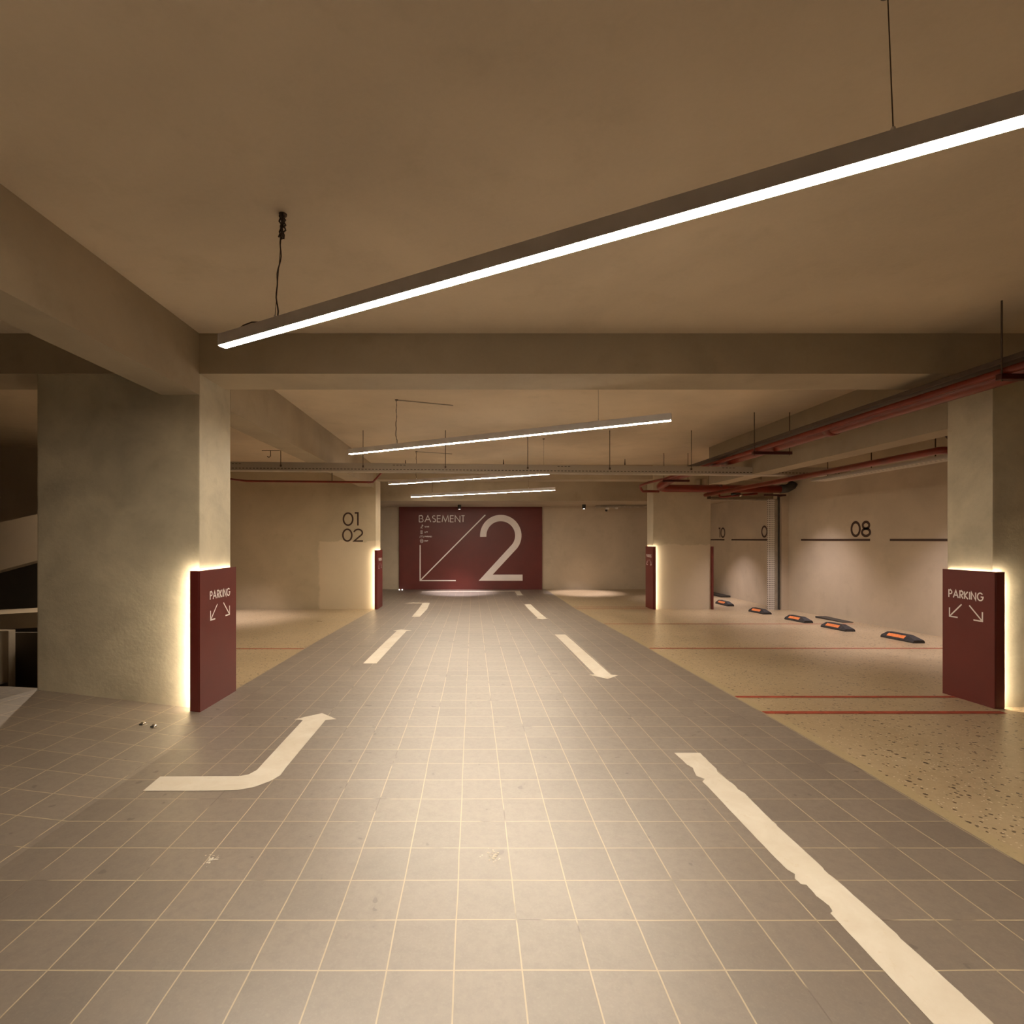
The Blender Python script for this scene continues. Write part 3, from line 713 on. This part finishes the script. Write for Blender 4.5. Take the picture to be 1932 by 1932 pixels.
# thin red pipe on the left
b_ = NB(); zz = 2.285; yy = 8.62
tube(b_, [(-4.35, 8.0, 2.33), (-3.95, yy, zz+.015), (-3.8, yy, zz), (-1.72, yy, zz-.02), (-1.68, yy, zz-.015), (-1.49, yy, zz+.19), (-1.44, yy, 2.475), (3.58, yy, 2.44)], .018, 10)
link('left_bay_pipe', b_, M['red'], label='thin red pipe running under the tray across the left bay', cat='pipe', smooth=True)
b_ = NB(); tube(b_, [(-2.37, yy, zz-.01), (-2.37, yy, 2.438)], .007, 8); link('pipe_hanger', b_, M['rod'], label='short rod holding the thin left red pipe to the beam', cat='rod')
# hook on the ceiling
b_ = NB(); hy = 9.2; zc = 2.90
tube(b_, [(-3.79, hy, zc), (-3.47, hy, zc)], .006, 8)
tube(b_, [(-3.635, hy, zc)]+[(-3.635, hy, zc-.06)]+[(-3.665+.03*math.cos(a), hy, zc-.09+.03*math.sin(a)) for a in [-math.pi*k/8 for k in range(8)]], .007, 8)
link('ceiling_hook', b_, M['rod'], label='dark J-shaped hook under the ceiling of the left bay', cat='hook')

# upright perforated tray on the right
vt = thing('upright_cable_tray', (6.40, 11.0, prof(11)), 'white perforated upright tray standing against the right wall beside the pilaster', 'cable tray')
b_ = NB(); box(b_, 6.30, 6.455, 10.95, 10.953, prof(11), 2.17)
link('perforated_face', b_, perforated('perforated_upright_tray', (.72, .68, .62), .045, (2, 0), ((-.088, .007), (-.045, .009), (.0, .007), (.04, .006))), vt)
b_ = NB(); box(b_, 6.455, 6.53, 10.96, 10.97, prof(11), 2.17); box(b_, 6.455, 6.46, 10.94, 10.96, prof(11), 2.17); link('side_flange', b_, M['galv'], vt)
b_ = NB(); box(b_, 6.53, 6.555, 10.93, 10.98, prof(11), 2.24); link('dark_channel', b_, M['steelplate'], vt)
b_ = NB(); box(b_, 5.15, 6.45, 11.22, 11.28, 2.16, 2.19); link('horizontal_channel', b_, M['galv'], vt)

# far tray, dome camera and ceiling spots
ft = thing('far_cable_tray', (4.4, 14.9, 2.23), 'short grey cable tray under the ceiling at the far wall, behind right column', 'cable tray')
b_ = NB(); box(b_, 3.55, 5.6, 14.8, 15.0, 2.225, 2.229); box(b_, 3.55, 5.6, 14.8, 14.803, 2.229, 2.285); link('tray_channel', b_, M['slot'] if False else M['galv'], ft)
for x in (4.0, 5.0):
    b_ = NB(); tube(b_, [(x, 14.9, 2.229), (x, 14.9, 2.30)], .006, 8); link('hanger_rod', b_, M['rod'], ft)
cm = thing('dome_camera', (3.88, 14.75, 2.2), 'white security camera with black dome under the far tray', 'camera')
b_ = NB(); lathe(b_, (3.88, 14.75, 2.16), [(.05, 0), (.055, .02), (.055, .063)], 18); link('housing', b_, M['whitepl'], cm, smooth=True)
b_ = NB(); lathe(b_, (3.84, 14.72, 2.105), [(.012, 0), (.033, .015), (.036, .04), (.03, .055)], 18); link('lens_dome', b_, M['black'], cm, smooth=True)
b_ = NB(); lathe(b_, (4.14, 14.75, 2.18), [(.03, 0), (.045, .02), (.045, .045)], 18)
link('smoke_detector', b_, M['whitepl'], label='small white round detector right of the dome camera', cat='detector', smooth=True)

def spot(x, y, zc_, label, power, col=(1, .84, .84), size=84, r=.05):
    root = thing('ceiling_spotlight', (x, y, zc_-.12), label, 'light', 'black ceiling spotlights')
    b_ = NB(); lathe(b_, (x, y, zc_-.12), [(r*.85, .004), (r, 0), (r, .12)], 20)
    link('housing', b_, M['black'], root)
    b_ = NB(); lathe(b_, (x, y, zc_-.128), [(r*.45, 0), (r*.6, .006)], 16); link('lens', b_, M['spot'], root)
    ld = bpy.data.lights.new('spot_light', 'SPOT'); ld.energy = power; ld.color = col; ld.spot_size = math.radians(size); ld.spot_blend = .8; ld.shadow_soft_size = .03
    lo = bpy.data.objects.new('spot_light', ld); C.objects.link(lo); lo.parent = root; lo.location = (0, 0, -.015)
SP = 170
spot(-.385, 14.75, 2.30, 'black ceiling spotlight in front of the basement sign', SP*2.6, size=58)
spot(3.17, 14.6, 2.30, 'black ceiling spotlight left of the far cable tray', SP*2.4, size=58)
spot(-4.75, 9.5, 2.92, 'ceiling spotlight over the left bay, behind the near column', SP*2.6, size=70)
spot(5.7, 6.9, 2.92, 'ceiling spotlight over the nearer right bay', SP*1.8)
spot(5.7, 9.7, 2.92, 'ceiling spotlight over the second right bay', SP*1.8)
spot(5.7, 12.7, 2.30, 'ceiling spotlight over the farthest right bay', SP*1.6)
spot(-4.6, 6.2, 2.92, 'ceiling spotlight over the ramp parapet, behind the near column', SP*.6, (1, .8, .58), 150)

# ---------------------------------------------------------------- wheel stops
def stop_root(x, y, label):
    return thing('wheel_stop', (x, y, prof(y+.25)), label, 'wheel stop', 'rubber wheel stops along the right wall')
Ls = .53
def stop_body(b_):
    ring = lambda y, i, h: [b_.verts.new(p) for p in ((0, y, 0), (.16, y, 0), (.16, y, .03*(h > 0) if False else .025), (.16-i, y, h), (i, y, h), (0, y, .025))]
    rs = [ring(0, .014, .046), ring(.13, .045, .098), ring(Ls-.07, .045, .098), ring(Ls, .014, .046)]
    for a, b in zip(rs, rs[1:]):
        for k in range(6): b_.faces.new([a[k], a[(k+1)%6], b[(k+1)%6], b[k]])
    b_.faces.new(rs[0][::-1]); b_.faces.new(rs[-1])
me_stop = mk('rubber_body', stop_body, M['rubber'])
def strip(b_):
    def P(t, y): return (-.0015+.045*t-.001, y, .025+.07*t+.0012)
    b_.faces.new([b_.verts.new(P(.26, .16)), b_.verts.new(P(.82, .145)), b_.verts.new(P(.82, Ls-.105)), b_.verts.new(P(.26, Ls-.09))])
me_strip = mk('reflective_strip', strip, M['orange'])
def strip2(b_):
    box(b_, .06, .10, .12, Ls-.12, .095, .098)
me_rib = mk('top_rib', strip2, M['rubber'])
stops = [(5.895, 6.85, 'nearest black wheel stop with orange strip, beside the right panel'),
         (5.725, 7.87, 'second nearest black and orange wheel stop, in front of the floor grate'),
         (5.72, 8.84, 'third wheel stop from the near end, under the number 08'),
         (5.74, 10.1, 'fourth black and orange wheel stop, beyond the red bay line'),
         (5.74, 11.55, 'farthest wheel stop, beside the far right column')]
first = None
for x, y, lab in stops:
    if first is None:
        r_ = stop_root(x, y, lab); first = r_
        for nm, me in (('rubber_body', me_stop), ('reflective_strip', me_strip), ('top_rib', me_rib)): local_obj(nm, me, r_)
    else:
        r_ = first.copy(); C.objects.link(r_); r_.location = (x, y, prof(y+.25)); r_['label'] = lab
        for ch in list(first.children):
            c = ch.copy(); C.objects.link(c); c.parent = r_
    r_.rotation_euler = (math.atan2(prof(y+.5)-prof(y), .5), 0, math.radians(2))
b_ = NB(); box(b_, 6.42, 6.62, 8.9, 9.6, prof(9.6)-.02, prof(8.9)+.012, .003, 1)
link('floor_grate', b_, M['steelplate'], label='flat dark metal grate on the floor behind the second nearest wheel stop', cat='grate')
b_ = NB(); box(b_, 6.50, 6.745, 13.4, 15.2, prof(14)-.03, prof(14)+.05, .01, 2)
link('floor_kerb', b_, M['steelplate'], label='low dark kerb at the foot of the right wall below number 10', cat='kerb')

# ---------------------------------------------------------------- floor studs
def stud(px, py, label, lit=False):
    x, y = fp(px, py); z = fz(x, y); k = 1.0
    r_ = thing('floor_stud', (x, y, z), label, 'floor stud', 'paired round studs set in the tiles')
    b_ = NB(); lathe(b_, (x, y, z-.004), [(.026, 0), (.026, .006), (.021, .008)], 20); link('flange', b_, M['galv'], r_, smooth=False)
    b_ = NB()
    lathe(b_, (x, y, z+.003), [(.019, 0), (.0185, .008), (.014, .016), (.006, .020)], 20); link('dome', b_, M['spot'] if lit else M['chrome'], r_, smooth=True)
    if not lit:
        b_ = NB(); box(b_, x-.016, x+.006, y-.0195, y-.0125, z+.006, z+.013); link('slot', b_, M['black'], r_)
stud(270, 1368, 'left round chrome stud in the tiles near the left column')
stud(291, 1372, 'right round chrome stud in the tiles near the left column')
stud(753.5, 1113.2, 'left lit floor stud at the lower left corner of the sign', True)
stud(758.8, 1113.2, 'right lit floor stud at the lower left corner of the sign', True)
